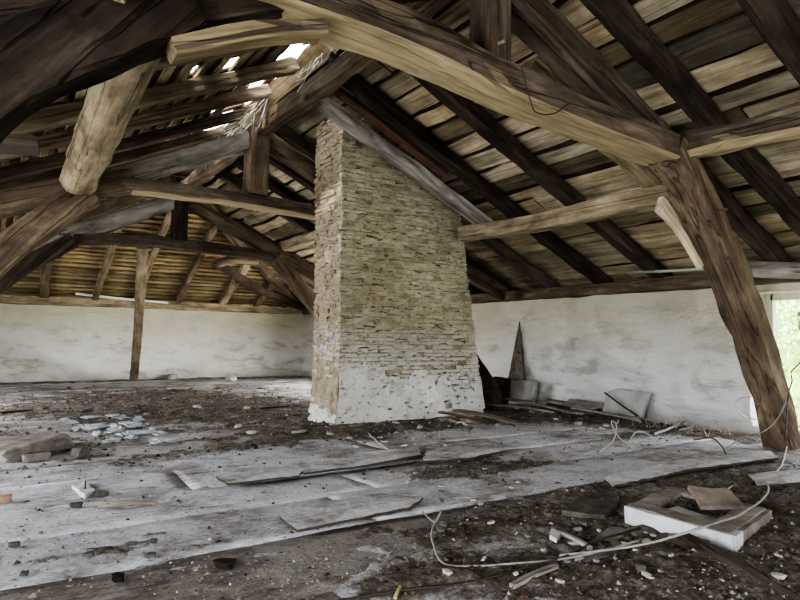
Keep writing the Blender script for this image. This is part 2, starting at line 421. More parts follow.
# hip end: horizontal laths under tiles
mb=MB(); y=YF+.25
while y>YH+.1:
    run=YF-y; w=rl.uniform(.05,.075)
    board(mb,lambda a,b,n: ph(b,a,n),y-w,y,XL+run-.15,XR-run+.15,.12,.028,True,tint(rl,.7,1.2),rl.uniform(0,99),.008)
    y-=rl.uniform(.145,.165)
ob=mb.build('ceiling_far',LATH); tag(ob,'hipped roof end of horizontal laths above far wall','ceiling',kind='structure')
mb=MB(); y=YF+.4
while y>YH-.1:
    run=YF-y; x=XL+run-.3
    while x<XR-run+.2:
        wt=.26; tl=rl.uniform(-.01,.01); k=tint(rl,1.0,2.3,.05)
        mb.add([ph(x,y,.165+tl),ph(x+wt,y,.165-tl),ph(x+wt,y-.19,.18-tl),ph(x,y-.19,.18+tl)],[(0,1,2,3)],(k[0]*1.25,k[1]*1.3,k[2]*1.0))
        x+=wt
    y-=.17
mb.add([ph(XL-.4,YF+.4,.23),ph(XR+.4,YF+.4,.23),ph(XM+.05,YH-.1,.23),ph(XM-.05,YH-.1,.23)],[(0,1,2,3)],(.4,.35,.3))  # opaque sheet added over the tiles to stop light leaking between them
ob=mb.build('ceiling_far_tiles',TILE); tag(ob,'pale tile undersides above the laths of the hipped end, with added opaque sheet over them','ceiling',kind='structure')

# ------------------------------------------------------------------ walls
def wall(name,fn,u0,u1,z1,holes,res,amp,mat,label,depth,seed=0,top=None):
    """fn(u,z,d): point of the wall face, d outwards; holes: (u0,u1,z0,z1) openings with reveals"""
    us=set([u0,u1]); zs=set([0,z1])
    for h in holes: us|={h[0],h[1]}; zs|={h[2],h[3]}
    def fill(s,a,b):
        s=sorted(s); out=[]
        for i in range(len(s)-1):
            n=max(1,round((s[i+1]-s[i])/res)); out += [s[i]+(s[i+1]-s[i])*j/n for j in range(n)]
        return out+[s[-1]]
    us=fill(us,u0,u1); zs=fill(zs,0,z1); mb=MB(); vs=[]; fs=[]
    for u in us:
        for z in zs:
            d=amp*(nz((u*1.0,z*1.8,seed))+.6*nz((u*2.6,z*5,seed+3))+.35*nz((u*5.5,z*9,seed+7)))
            zz=z + (.03*nz((u*2.3,seed,1)) if z==z1 else 0)
            vs.append(fn(u,zz,d))
    nzc=len(zs)
    for i in range(len(us)-1):
        for j in range(nzc-1):
            uc=(us[i]+us[i+1])/2; zc=(zs[j]+zs[j+1])/2
            if any(h[0]<uc<h[1] and h[2]<zc<h[3] for h in holes): continue
            fs.append((i*nzc+j,(i+1)*nzc+j,(i+1)*nzc+j+1,i*nzc+j+1))
    mb.add(vs,fs)
    for (a,b,c,e) in holes:   # reveals
        for (p,q) in (((a,c),(a,e)),((a,e),(b,e)),((b,e),(b,c)),((b,c),(a,c))):
            n=max(2,int(math.hypot(q[0]-p[0],q[1]-p[1])/.1)); k=4; vv=[];ff=[]
            for i in range(n+1):
                u=p[0]+(q[0]-p[0])*i/n; z=p[1]+(q[1]-p[1])*i/n
                for j in range(k+1):
                    d=depth*j/k; o=.012*nz((u*4,z*4,d*5)) if 0<j else 0
                    dd=amp*(nz((u*1.1,z*1.6,seed))+.55*nz((u*3.6,z*4.5,seed+3))+.25*nz((u*9,z*10,seed+7))) if j==0 else d
                    vv.append(fn(u+(o if p[0]==q[0] else 0),z+(o if p[1]==q[1] else 0),dd))
            for i in range(n):
                for j in range(k): ff.append((i*(k+1)+j,(i+1)*(k+1)+j,(i+1)*(k+1)+j+1,i*(k+1)+j+1))
            mb.add(vv,ff)
    # top of the masonry and outer leaf
    mb.add([fn(u0,z1,-.02),fn(u1,z1,-.02),fn(u1,z1,depth),fn(u0,z1,depth)],[(0,1,2,3)])
    hs=sorted(holes); cur=u0
    for h in hs+[(u1,u1,0,0)]:
        if h[0]>cur: mb.add([fn(cur,0,depth),fn(h[0],0,depth),fn(h[0],z1,depth),fn(cur,z1,depth)],[(0,1,2,3)])
        if h[1]>h[0]:
            mb.add([fn(h[0],0,depth),fn(h[1],0,depth),fn(h[1],h[2],depth),fn(h[0],h[2],depth)],[(0,1,2,3)])
            mb.add([fn(h[0],h[3],depth),fn(h[1],h[3],depth),fn(h[1],z1,depth),fn(h[0],z1,depth)],[(0,1,2,3)])
        cur=h[1]
    o=mb.build(name,mat,None,True)
    return tag(o,label,'wall',kind='structure')
WIN=(1.55,3.5,.1,1.56); WHID=(9.4,12.2,.35,1.45)
LW=[(-.6,1.6,.3,1.5),(4.6,6.6,.3,1.5),(9.2,11.2,.3,1.5)]  # unseen left wall openings, added so fill lamps can shine in
wall('wall_right',lambda u,z,d: Vector((XR+d,u,z)),YB,YF+.4,1.64,[WIN,WHID],.06,.085,WALL,'whitewashed rough stone knee wall on the right',.48)
wall('wall_far',lambda u,z,d: Vector((u,YF+d,z)),XL,XR+.4,1.66,[],.07,.05,WALL,'whitewashed stone knee wall at the far end',.4,20)
wall('wall_left',lambda u,z,d: Vector((XL-d,u,z)),YB,YF,1.66,LW,.2,.025,WALL,'whitewashed knee wall on the left',.4,40)
wall('wall_rear',lambda u,z,d: Vector((u,YB-d,z)),XL,XR,1.66,[(-.6,1.6,.2,1.6),(3.4,5.6,.2,1.6)],.2,.025,WALL,'whitewashed wall behind the viewer',.4,60)  # both rear openings are unseen and added for fill light
mb=MB(); mb.add([(XL-.4,YB-.1,1.62),(XR+.5,YB-.1,1.62),(XR+.5,YB-.1,1.72),(XM,YB-.1,RIDGE+.35),(XL-.4,YB-.1,1.72)],[(0,1,2,3,4)])
tag(mb.build('wall_rear_gable',WALL),'gable wall behind the viewer','wall',kind='structure')

# ------------------------------------------------------------------ floor: wide boards running across the attic
mb=MB(); rf=random.Random(21); seams=[-3.1,-2.4,-1.7,-1.0,-.35,.3,.9,1.55,2.25,2.92,3.55,4.18,4.8,5.45,6.1]
while seams[-1]<YF+.3: seams.append(seams[-1]+rf.uniform(.5,.7))
for i in range(len(seams)-1):
    y0,y1=seams[i],seams[i+1]; x=XL-.3+rf.uniform(-2,0)
    while x<XR+.5:
        x1=x+rf.uniform(2.4,4.6); z=rf.uniform(-.008,.004); tl=rf.uniform(-.006,.006); tt=tint(rf,.85,1.1,.03)
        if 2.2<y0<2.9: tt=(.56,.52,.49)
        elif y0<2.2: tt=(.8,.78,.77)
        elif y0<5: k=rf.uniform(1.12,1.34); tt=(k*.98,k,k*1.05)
        res=.09 if y0<7 else .3
        nx=max(2,int((x1-x)/res)); ny=max(2,int((y1-y0)/res)); vs=[];fs=[]
        for a in range(nx+1):
            for b in range(ny+1):
                px=x+.004+(x1-x-.008)*a/nx; py=y0+.006+(y1-y0-.014)*b/ny
                if b in (0,ny): py+= .012*nz((px*2.5,i,b))
                vs.append((px,py,z+tl*(b/ny-.5)+.012*nz((px*1.3,py*3,.5))+.006*nz((px*7,py*9,.5))))
        k=len(vs)
        for a in range(nx):
            for b in range(ny): fs.append((a*(ny+1)+b,(a+1)*(ny+1)+b,(a+1)*(ny+1)+b+1,a*(ny+1)+b+1))
        edge=[a*(ny+1) for a in range(nx+1)]+[nx*(ny+1)+b for b in range(1,ny+1)]+[a*(ny+1)+ny for a in range(nx-1,-1,-1)]+[b for b in range(ny-1,0,-1)]
        for q in edge: vs.append((vs[q][0],vs[q][1],-.06))
        for q in range(len(edge)):
            q2=(q+1)%len(edge); fs.append((edge[q],k+q,k+q2,edge[q2]))
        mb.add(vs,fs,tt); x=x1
mb.add([(XL-.4,YB-.4,-.06),(XR+.5,YB-.4,-.06),(XR+.5,YF+.4,-.06),(XL-.4,YF+.4,-.06)],[(0,1,2,3)],(.12,.1,.08))
tag(mb.build('floor',FLOOR,None,True),'dusty grey floor of wide old boards','floor',kind='structure')

# earthy dirt in drifts over the boards
BL=[# x,y,rx,ry,weight
 (2.6,8.6,2.2,1.9,1.25),(1.6,9.6,1.4,1.2,.8),(4.6,6.0,1.9,.55,1.1),(3.0,6.1,1.2,.8,.7),(3.1,3.75,.9,.33,.85),(2.55,2.55,.95,.3,.8),(3.6,2.9,1.0,.55,.55),
 (2.6,1.6,1.1,.5,.85),(3.8,1.6,1.0,.5,.9),(1.7,2.1,.55,.22,.75),(4.7,2.2,1.0,.5,.9),(6.3,6.2,.8,1.5,1.15),(.25,6.3,.55,.6,.7),(6.6,3.9,.35,1.2,.9),(.6,3.2,.8,.12,.45),
 (1.3,14.9,3.5,.45,.9),(5.4,14.6,1.5,.6,.9),(2.3,11.5,2.2,1.0,.75),(.2,9.6,1.4,.8,.35),(1.2,5.4,1.5,.35,.4),(5.5,4.2,1.2,.5,.35),(.9,2.75,.9,.1,.35),(3.7,1.2,1.5,.4,.9)]
def dens(x,y):
    s=0
    for (a,b,p,q,w) in BL:
        e=((x-a)/p)**2+((y-b)/q)**2
        if e<6: s+=w*math.exp(-e)
    return s
def dirt_h(x,y):
    n=nz((x*1.5,y*2.6,5))*.5+nz((x*5,y*6,2))*.34+nz((x*15,y*17,8))*.2
    return (dens(x,y)+n*.95-.62)*.055
def crust_h(x,y,H):
    n=nz((x*2.1,y*4.5,11))*.012+nz((x*7,y*10,3))*.009+nz((x*19,y*23,4))*.006
    return max(-.03,min(.08,max(H,-.012+.25*max(-.06,H+.02))+n))
def dirtgrid(x0,x1,y0,y1,res,mb):
    nx=int((x1-x0)/res); ny=int((y1-y0)/res); idx={}; vs=[]; fs=[]; tints=[]
    H=[[dirt_h(x0+i*res,y0+j*res) for j in range(ny+1)] for i in range(nx+1)]
    S=[[crust_h(x0+i*res,y0+j*res,H[i][j])+(.01*nz(((x0+i*res)*30,(y0+j*res)*30,1)) if H[i][j]>0 else 0) for j in range(ny+1)] for i in range(nx+1)]
    def vid(i,j):
        if (i,j) not in idx:
            idx[(i,j)]=len(vs); vs.append((x0+i*res,y0+j*res,S[i][j]))
        return idx[(i,j)]
    for i in range(nx):
        for j in range(ny):
            if max(S[i][j],S[i+1][j],S[i][j+1],S[i+1][j+1])>-.008:
                fs.append((vid(i,j),vid(i+1,j),vid(i+1,j+1),vid(i,j+1)))
                k=max(0,min(1,(H[i][j]+.014)/.04)); tints.append(k)
    k0=len(mb.v); mb.v+=vs
    for f,k in zip(fs,tints): mb.f.append(tuple(q+k0 for q in f)); mb.t.append((k,k,k))
mb=MB(); dirtgrid(-.6,6.9,1.0,3.6,.02,mb); dirtgrid(-.9,6.9,3.6,5.2,.03,mb); dirtgrid(-1.4,6.9,5.2,8.2,.05,mb); dirtgrid(-1.8,6.9,8.2,15.2,.1,mb)
tag(mb.build('dirt',DIRT,None,True),'brown earthy dirt drifted over the floorboards','dirt',kind='stuff')

# crumbs: uncountable fragments strewn over floor and dirt
mb=MB(); rc=random.Random(99)
def crumb(x,y,s,t,z=None):
    h=max(0.0,min(.07,dirt_h(x,y)))-.002 if z is None else z
    a=rc.uniform(0,6.28); fx=rc.uniform(.5,1.7); fz=rc.uniform(.25,.7); vs=[]
    for k in range(5):
        q=a+k*1.2566; rr=s*rc.uniform(.6,1.1); vs.append((x+math.cos(q)*rr*fx,y+math.sin(q)*rr,h+rc.uniform(0,.2)*s))
    vs.append((x+rc.uniform(-.3,.3)*s,y+rc.uniform(-.3,.3)*s,h+s*fz*1.6))
    mb.add(vs,[(0,1,5),(1,2,5),(2,3,5),(3,4,5),(4,0,5)],t)
CT=[(.10,.08,.06),(.2,.165,.13),(.3,.27,.24),(.46,.45,.43),(.06,.05,.042),(.16,.11,.08),(.62,.61,.6)]
CW=[4,5,4,3,3,2,.7]
n=0
while n<15000:
    x=rc.uniform(-1.4,6.8); y=1.1+(rc.random()**1.5)*12
    d=dens(x,y)
    if rc.random()>d*.8+.16: continue
    if 3.2<x<5.4 and 6.12<y<6.9: continue
    s=(.003+.015*rc.random()**2.8)*(1 if y<5 else 1.5)
    crumb(x,y,s,rc.choices(CT,CW)[0]); n+=1
n=0
while n<9000:
    x=rc.uniform(-.3,5.5); y=1.3+(rc.random()**1.4)*4.5
    if nz((x*1.7,y*3.1,33))<-.12: continue
    crumb(x,y,.002+.007*rc.random()**2,rc.choice([(.5,.49,.48),(.34,.32,.3),(.22,.2,.18),(.62,.62,.62),(.13,.11,.1)]),max(.0,crust_h(x,y,dirt_h(x,y)))-.001); n+=1
tag(mb.build('debris_crumbs',CRUMB),'tiny crumbs of rubble and earth strewn over the floor','debris',kind='stuff')

# ------------------------------------------------------------------ timber trusses
def truss(label,Y,loc): return empty('timber_truss',(XM,Y,0),label,'roof truss')
def peg(a,b,par,seed=0): return timber('peg',[a,b],.022,.022,OAKP,par,seed,.002,roundness=1)
FRESH=wood('fresh pale wood',(.42,.34,.23),(.6,.5,.36),(.7,.62,.48),dust=0,vary=0,crackv=.2)
# nearest truss
Y1=2.82
T=truss('nearest timber roof truss with bowed tie beam overhead and leaning post at window',Y1,0)
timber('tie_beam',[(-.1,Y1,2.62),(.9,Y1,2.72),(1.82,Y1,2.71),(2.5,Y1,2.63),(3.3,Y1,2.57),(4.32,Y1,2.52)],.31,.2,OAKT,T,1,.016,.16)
kp=timber('king_post',[(XM,Y1,2.70),(XM+.01,Y1,3.62)],.19,.2,OAKR,T,2,.008,.12,up=Vector((1,0,0)))
timber('principal_rafter',[(4.62,Y1+.02,2.42),(3.7,Y1+.02,2.82),(2.58,Y1+.02,3.32)],.19,.25,OAKR,T,3,.014)
lpr=timber('principal_rafter',[(-1.75,Y1+.02,1.52),(-.6,Y1+.02,2.05),(.6,Y1+.02,2.58),(2.44,Y1+.02,3.42)],.19,.34,OAKD,T,4,.014)
post=timber('leaning_post',[(6.42,2.96,.0),(6.10,2.93,.62),(5.75,2.91,1.15),(5.22,2.88,1.8),(4.62,Y1,2.36),(4.36,Y1,2.52)],.27,.27,OAK,T,5,.02,.22,up=Vector((0,1,0)),taper=.95)
timber('leaning_post',[(-1.36,2.9,0),(-1.05,2.88,.55),(-.62,2.86,1.18),(-.03,Y1,2.0),(.31,Y1,2.28),(.62,Y1,2.52)],.28,.3,OAKD,T,6,.02,.16,up=Vector((0,1,0)))
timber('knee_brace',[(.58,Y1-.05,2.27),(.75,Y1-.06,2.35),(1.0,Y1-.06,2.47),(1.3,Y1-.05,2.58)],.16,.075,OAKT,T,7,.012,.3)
timber('knee_brace',[(4.54,3.0,2.15),(4.84,3.0,1.99),(5.16,3.0,1.70)],.05,.14,FRESH,T,8,.004,.1)
bpy.context.view_layer.update()
for q,(par,a,b) in enumerate(((lpr,(.33,Y1-.12,2.40),(.35,Y1-.26,2.33)),(lpr,(.53,Y1-.1,2.50),(.55,Y1-.23,2.43)),(post,(4.9,Y1-.1,2.1),(4.88,Y1-.2,2.08)),(kp,(2.5,Y1-.07,2.84),(2.5,Y1-.14,2.83)))):
    g=peg(a,b,None,q); bpy.context.view_layer.update(); w=g.matrix_world.copy(); g.parent=par; g.matrix_local=par.matrix_world.inverted()@w
# middle truss, runs into the chimney
Y2=6.98
T=truss('middle timber roof truss with king post, its tie beam passing behind the brick chimney',Y2,0)
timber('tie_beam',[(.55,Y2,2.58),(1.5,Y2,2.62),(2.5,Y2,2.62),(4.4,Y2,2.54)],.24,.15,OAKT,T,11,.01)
timber('king_post',[(2.48,Y2,2.7),(2.5,Y2,3.5)],.25,.24,OAK,T,12,.014,.12,up=Vector((1,0,0)))
timber('principal_rafter',[(-1.3,Y2+.02,1.74),(-.05,Y2-.03,2.26),(.8,Y2-.03,2.56),(1.12,Y2,2.66)],.2,.24,OAK,T,13,.014)
timber('principal_rafter',[(.75,Y2+.03,2.6),(1.6,Y2+.03,2.98),(2.4,Y2+.03,3.36)],.18,.22,GREYW,T,14,.012)
timber('principal_rafter',[(2.56,Y2+.03,3.44),(3.9,Y2+.03,2.82),(6.5,Y2+.03,1.72)],.17,.2,OAK,T,15,.012)
timber('leaning_post',[(-1.4,Y2,0),(-1.0,Y2,.55),(-.05,Y2-.06,1.72),(.35,Y2-.06,2.14),(.72,Y2-.06,2.46)],.28,.3,OAK,T,16,.02,.2,up=Vector((0,1,0)))
# far truss
Y3=10.76
T=truss('far timber roof truss with dark king post, beyond the chimney',Y3,0)
timber('tie_beam',[(.7,Y3,2.5),(1.8,Y3,2.6),(2.6,Y3,2.58),(4.3,Y3,2.52)],.2,.18,OAKR,T,21,.012)
timber('king_post',[(2.5,Y3,2.64),(2.5,Y3,3.46)],.24,.24,OAKD,T,22,.01,.12,up=Vector((1,0,0)))
timber('principal_rafter',[(-1.2,Y3,1.68),(.2,Y3,2.28),(1.2,Y3,2.74),(2.4,Y3,3.32)],.2,.26,GREYW,T,23,.014)
timber('principal_rafter',[(2.6,Y3,3.36),(4.0,Y3,2.72),(6.3,Y3,1.72)],.2,.22,OAK,T,24,.014)
timber('leaning_post',[(-1.4,Y3,0),(-.6,Y3,1.1),(.1,Y3,1.9),(.9,Y3,2.5)],.25,.27,OAKR,T,25,.014,up=Vector((0,1,0)))
timber('leaning_post',[(6.3,Y3,0),(5.55,Y3,1.1),(4.98,Y3,1.75),(4.25,Y3,2.5)],.25,.25,OAK,T,26,.014,up=Vector((0,1,0)))

# ------------------------------------------------------------------ purlins, ridge, plates
def beam(name,label,cat,pts,w,h,mat,group=None,**k):
    o=timber(name,pts,w,h,mat,**k); return tag(o,label,cat,group)
beam('ridge_beam','dark ridge beam running between the king posts below the slipped tiles','beam',[(XM,2.7,3.5),(XM-.02,4.6,3.44),(XM,6.9,3.5),(XM,10.9,3.52)],.15,.19,OAK,seed=31,rough=.014)
beam('purlin','thick pale gnarled purlin resting on the middle truss at left','beam',[(.60,2.95,2.78),(.60,4.4,2.72),(.58,6.72,2.52)],.33,.29,OAKP,seed=32,rough=.022,roundness=1)
beam('purlin','long hewn purlin from chimney to the leaning post, under right slope','beam',[(4.86,2.86,2.30),(4.9,4.6,2.30),(4.92,6.02,2.36)],.22,.17,OAKP,seed=33,rough=.016)
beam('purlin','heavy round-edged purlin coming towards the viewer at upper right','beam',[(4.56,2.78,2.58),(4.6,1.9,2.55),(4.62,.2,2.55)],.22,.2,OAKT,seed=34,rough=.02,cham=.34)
beam('purlin','pale log purlin with sawn end behind the chimney','beam',[(4.42,10.85,2.72),(4.42,9.0,2.74),(4.42,7.6,2.72)],.2,.2,OAKP,seed=35,rough=.01,roundness=1)
beam('wall_plate','long wooden plate lying on top of the right wall','beam',[(6.86,.6,1.72),(6.87,4.0,1.72),(6.86,8,1.72),(6.86,15.1,1.72)],.22,.15,OAK,seed=36,rough=.014)
beam('wall_plate','long wooden plate lying on top of the far wall','beam',[(-1.8,15.2,1.75),(2.5,15.2,1.76),(6.75,15.2,1.74)],.26,.2,OAKP,seed=37,rough=.014)
beam('split_log','pale split log with loose bark on the plate over the window','log',[(6.5,3.5,1.84),(6.52,3.0,1.74),(6.5,1.5,1.6)],.16,.16,GREYW,seed=38,rough=.02,cham=.4)
beam('prop','tall slim wooden prop standing at the far whitewashed wall','post',[(2.58,14.86,.0),(2.3,13,1.22),(1.96,10.95,2.55)],.17,.17,OAKP,seed=39,rough=.012)
beam('loose_pole','thin pale pole hanging under the rafters along the right wall','pole',[(6.3,4.56,1.83),(6.32,3.62,1.79),(6.3,2.6,1.74)],.035,.03,GREYW,seed=40,rough=.003)
beam('plank','weathered plank fixed as rafter across the top of the chimney face','plank',[(2.66,5.86,3.62),(3.9,5.86,3.06),(5.12,5.86,2.50)],.32,.11,GREYW,seed=41,rough=.012,roll=.25)
beam('plank','red-brown plank lying against the rafter just above the chimney','plank',[(2.72,5.62,3.68),(3.6,5.62,3.28),(4.3,5.62,2.95)],.14,.07,simple('red brown plank',[(.045,.025,.017),(.11,.062,.042),(.18,.11,.075)],4,.01,stretch=(1,8,8)),seed=42,rough=.006)
beam('plank','short broken plank sticking out below the left purlin','plank',[(-.9,4.05,2.04),(-.3,4.05,2.06),(.14,4.02,2.08)],.34,.03,OAKR,seed=43,rough=.006)

# cobwebs lit by the gap under the ridge
WEB=simple('dusty cobweb',[(.7,.7,.7),(.8,.8,.8),(.85,.85,.85)],5,.0)
mb=MB(); r=random.Random(4)
for k in range(60):
    y=r.choice([5.2,6.6,7.1,7.9])+r.gauss(0,.22); p=Vector((XM-.08-r.random()*.1,y,3.55+r.random()*.15)); q=p+Vector((-r.random()*.3,r.gauss(0,.15),-r.uniform(.02,.3)))
    m=p.lerp(q,.5)+Vector((0,0,-.05)); w=Vector((0,.004,.002))
    mb.add([p-w,p+w,m+w,m-w],[(0,1,2,3)]); mb.add([m-w,m+w,q+w,q-w],[(0,1,2,3)])
tag(mb.build('cobweb',WEB),'white dusty cobweb strands hanging by the bright ridge gap','cobweb',kind='stuff')
# ------------------------------------------------------------------ common rafters
def raf(fn,x0,x1,y,w,h,mat,label,seed,group,rough=.014,dy=0,**k):
    pts=[fn(x0,y,h/2-.0),fn((x0+x1)/2,y+dy*.5+.01,h/2-.01),fn(x1,y+dy,h/2)]
    return beam('rafter',label,'rafter',pts,w,h,mat,group,seed=seed,rough=rough,**k)
g='rafters of the right roof slope'
R=[(1.05,6.9,2.7,.15,.13,OAKD,'dark rafter at the extreme upper right corner of the view',0),
   (1.86,6.9,2.6,.16,.14,OAKD,'dark rafter right of the heavy purlin, second rafter before the leaning post',0),
   (2.60,6.9,2.6,.17,.14,OAKD,'broad dark rafter crossing behind the heavy purlin end',.1),
   (3.10,6.85,4.7,.17,.14,OAKR,'rafter meeting the plate right behind the leaning post',0),
   (3.55,5.25,3.6,.17,.13,OAKP,'short decayed rafter with broken lower end left of leaning post',.05),
   (4.50,6.9,2.58,.17,.14,OAKD,'black rafter midway between leaning post and chimney',.05),
   (5.40,6.9,2.58,.17,.14,OAKD,'dark rafter right beside the red-brown plank, first rafter before the chimney',0),
   (6.32,6.9,5.4,.16,.14,OAKR,'rafter whose foot shows just right of the chimney',0),
   (7.25,6.9,2.6,.15,.13,OAKR,'low rafter foot partly hidden behind the chimney edge',0),
   (8.1,6.9,2.58,.15,.13,OAKR,'right-slope rafter nearest behind the chimney, seen left of it',0),
   (8.95,6.9,2.58,.15,.13,OAKD,'right-slope rafter second behind the chimney',0),
   (9.75,6.9,2.58,.15,.13,OAKR,'right-slope rafter third behind the chimney, just before far truss',0)]
for i,(y,x0,x1,w,h,m,lab,dy) in enumerate(R): raf(pr,x0,x1,y,w,h,m,lab,100+i,g,dy=dy)
raf(pr,6.9,3.7,11.7,.14,.13,OAKR,'short right-slope rafter beyond the far truss',120,g)
raf(pr,6.9,4.6,12.6,.14,.13,OAKR,'shorter right-slope rafter close to the hip corner',121,g)
g='rafters of the left roof slope'
Lr=[(3.75,-1.8,2.44,.14,.12,OAKP,'pale left-slope rafter just behind the bowed tie beam'),
    (4.70,-1.8,2.44,.14,.12,OAKP,'left-slope rafter second behind the bowed tie beam'),
    (5.70,-1.8,2.44,.15,.13,OAKP,'long pale left-slope rafter reaching the bright ridge gap'),
    (6.45,-1.8,2.44,.13,.12,OAK,'left-slope rafter just before the middle truss'),
    (7.35,-1.8,2.44,.13,.12,OAKR,'left-slope rafter first beyond the middle truss'),
    (8.1,-1.8,2.44,.13,.12,OAK,'left-slope rafter second beyond the middle truss'),
    (8.9,-1.8,2.44,.13,.12,OAK,'left-slope rafter third beyond the middle truss'),
    (9.8,-1.8,2.44,.13,.12,OAKR,'left-slope rafter last before the far truss')]
for i,(y,x0,x1,w,h,m,lab) in enumerate(Lr): raf(pl,x0,x1,y,w,h,m,lab,140+i,g)
g='jack rafters of the hipped end'
J=[(-.35,13.6,'jack rafter of hipped end leftmost in view'),(.76,12.3,'thick pale jack rafter standing left of the leaning white lath'),(1.74,11.3,'slim jack rafter above the leaning white lath'),
   (2.62,11.0,'jack rafter right behind the tall slim prop'),(3.54,11.8,'jack rafter first right of the tall slim prop'),(4.59,12.9,'crooked jack rafter second right of the prop'),
   (5.47,13.7,'short stout jack rafter third right of the prop'),(6.25,14.4,'shortest jack rafter beside the hip corner')]
for i,(x,yt,lab) in enumerate(J):
    rr=random.Random(i); pts=[ph(x,YF-.06,.05),ph(x+rr.uniform(-.05,.05),(YF+yt)/2,.04),ph(x+rr.uniform(-.04,.06),yt,.05)]
    beam('jack_rafter',lab,'rafter',pts,.17 if x in(.76,5.47,4.59) else .12,.13,OAKP if i%3!=1 else OAK,g,seed=160+i,rough=.012)
beam('hip_rafter','hip rafter descending to the far right corner','rafter',[Vector((XM+.1,YH,RIDGE-.06)),Vector((4.7,13.1,2.72)),Vector((6.85,15.2,1.78))],.16,.17,OAK,None,seed=170)
beam('hip_rafter','hip rafter descending to the far left corner','rafter',[Vector((XM-.1,YH,RIDGE-.06)),Vector((.3,13.1,2.72)),Vector((-1.85,15.2,1.78))],.16,.17,OAK,None,seed=171)
beam('brace','reddish diagonal brace in front of the far right corner','brace',[(3.7,12.45,2.50),(5.0,13.5,2.1),(6.75,15.05,1.84)],.16,.14,OAKR,seed=172)
beam('log','curved log end held under the hip rafter at far right','log',[(3.55,12.35,2.45),(4.0,12.4,2.62),(4.5,12.4,2.6)],.18,.18,OAK,seed=173,roundness=1)
beam('lath','thin white lath leaning on the far plate','lath',[(1.35,15.0,1.92),(2.2,15.02,1.86),(3.3,15.02,1.80)],.03,.05,simple('white lath',[(.6,.58,.52),(.72,.7,.65),(.8,.79,.75)],5,.002),seed=174,rough=.002)

# ------------------------------------------------------------------ brick chimney
ch=empty('chimney',(4.3,6.5,0),'massive limewashed brick chimney stack flaring to the floor','chimney')
def cxl(z): return 3.235-.012*z-(.05*(.4-z)/.4 if z<.4 else 0)
def cxr(z): return 5.39-.165*z
def cyf(z): return 6.15-.01*z
def cyb(z): return 6.86-.012*z
mb=MB(); rk=random.Random(11); ZT=3.9
core=[]
for z in (-.02,1.0,2.0,3.0,ZT):
    core.append([(cxl(z)+.012,cyf(z)+.012,z),(cxr(z)-.012,cyf(z)+.012,z),(cxr(z)-.012,cyb(z)-.012,z),(cxl(z)+.012,cyb(z)-.012,z)])
vs=[p for r in core for p in r]; fs=[]
for i in range(4):
    for j in range(4): fs.append((i*4+j,i*4+(j+1)%4,i*4+4+(j+1)%4,i*4+4+j))
mb.add(vs,fs+[(16,17,18,19)]); mb.build('mortar_core',MORTAR,ch)
mb=MB(); z=0.0; row=0
while z<ZT:
    hgt=rk.uniform(.034,.052); zc=z+hgt/2
    for side in range(3):
        if side==0: a0,a1=cxl(zc),cxr(zc)
        else: a0,a1=cyf(zc)+.01,cyb(zc)
        a=a0-rk.uniform(0,.12)
        while a<a1-.02:
            L=rk.uniform(.10,.25); b=min(a+L,a1); aa=max(a,a0)
            if b-aa>.03:
                out=rk.gauss(0,.007); k=rk.random()
                tt=tint(rk,.9,1.06,.03)
                if k<.03: out-=.03; tt=(.25,.21,.18)
                elif k<.10: tt=tint(rk,.68,.85,.04)
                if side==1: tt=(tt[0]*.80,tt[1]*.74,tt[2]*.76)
                c=(aa+b)/2; l=b-aa-rk.uniform(.0,.008); dp=.09; h2=hgt+rk.uniform(-.008,.004); zz=zc+rk.uniform(-.006,.006)
                R=Matrix.Rotation(rk.uniform(-.03,.03),3,'Z')@Matrix.Rotation(rk.uniform(-.02,.02),3,'Y' if side==0 else 'X')
                if side==0: mb.box((c,cyf(zc)+dp/2-out,zz),(l,dp,h2),R,tt,jit=.006)
                elif side==1: mb.box((cxl(zc)+dp/2-out,c,zz),(dp,l,h2),R,tt,jit=.006)
                else: mb.box((cxr(zc)-dp/2+out,c,zz),(dp,l,h2),R,tt,jit=.006)
            a=b
    z+=hgt+rk.uniform(.003,.009); row+=1
mb.build('brick_courses',BRICK,ch)
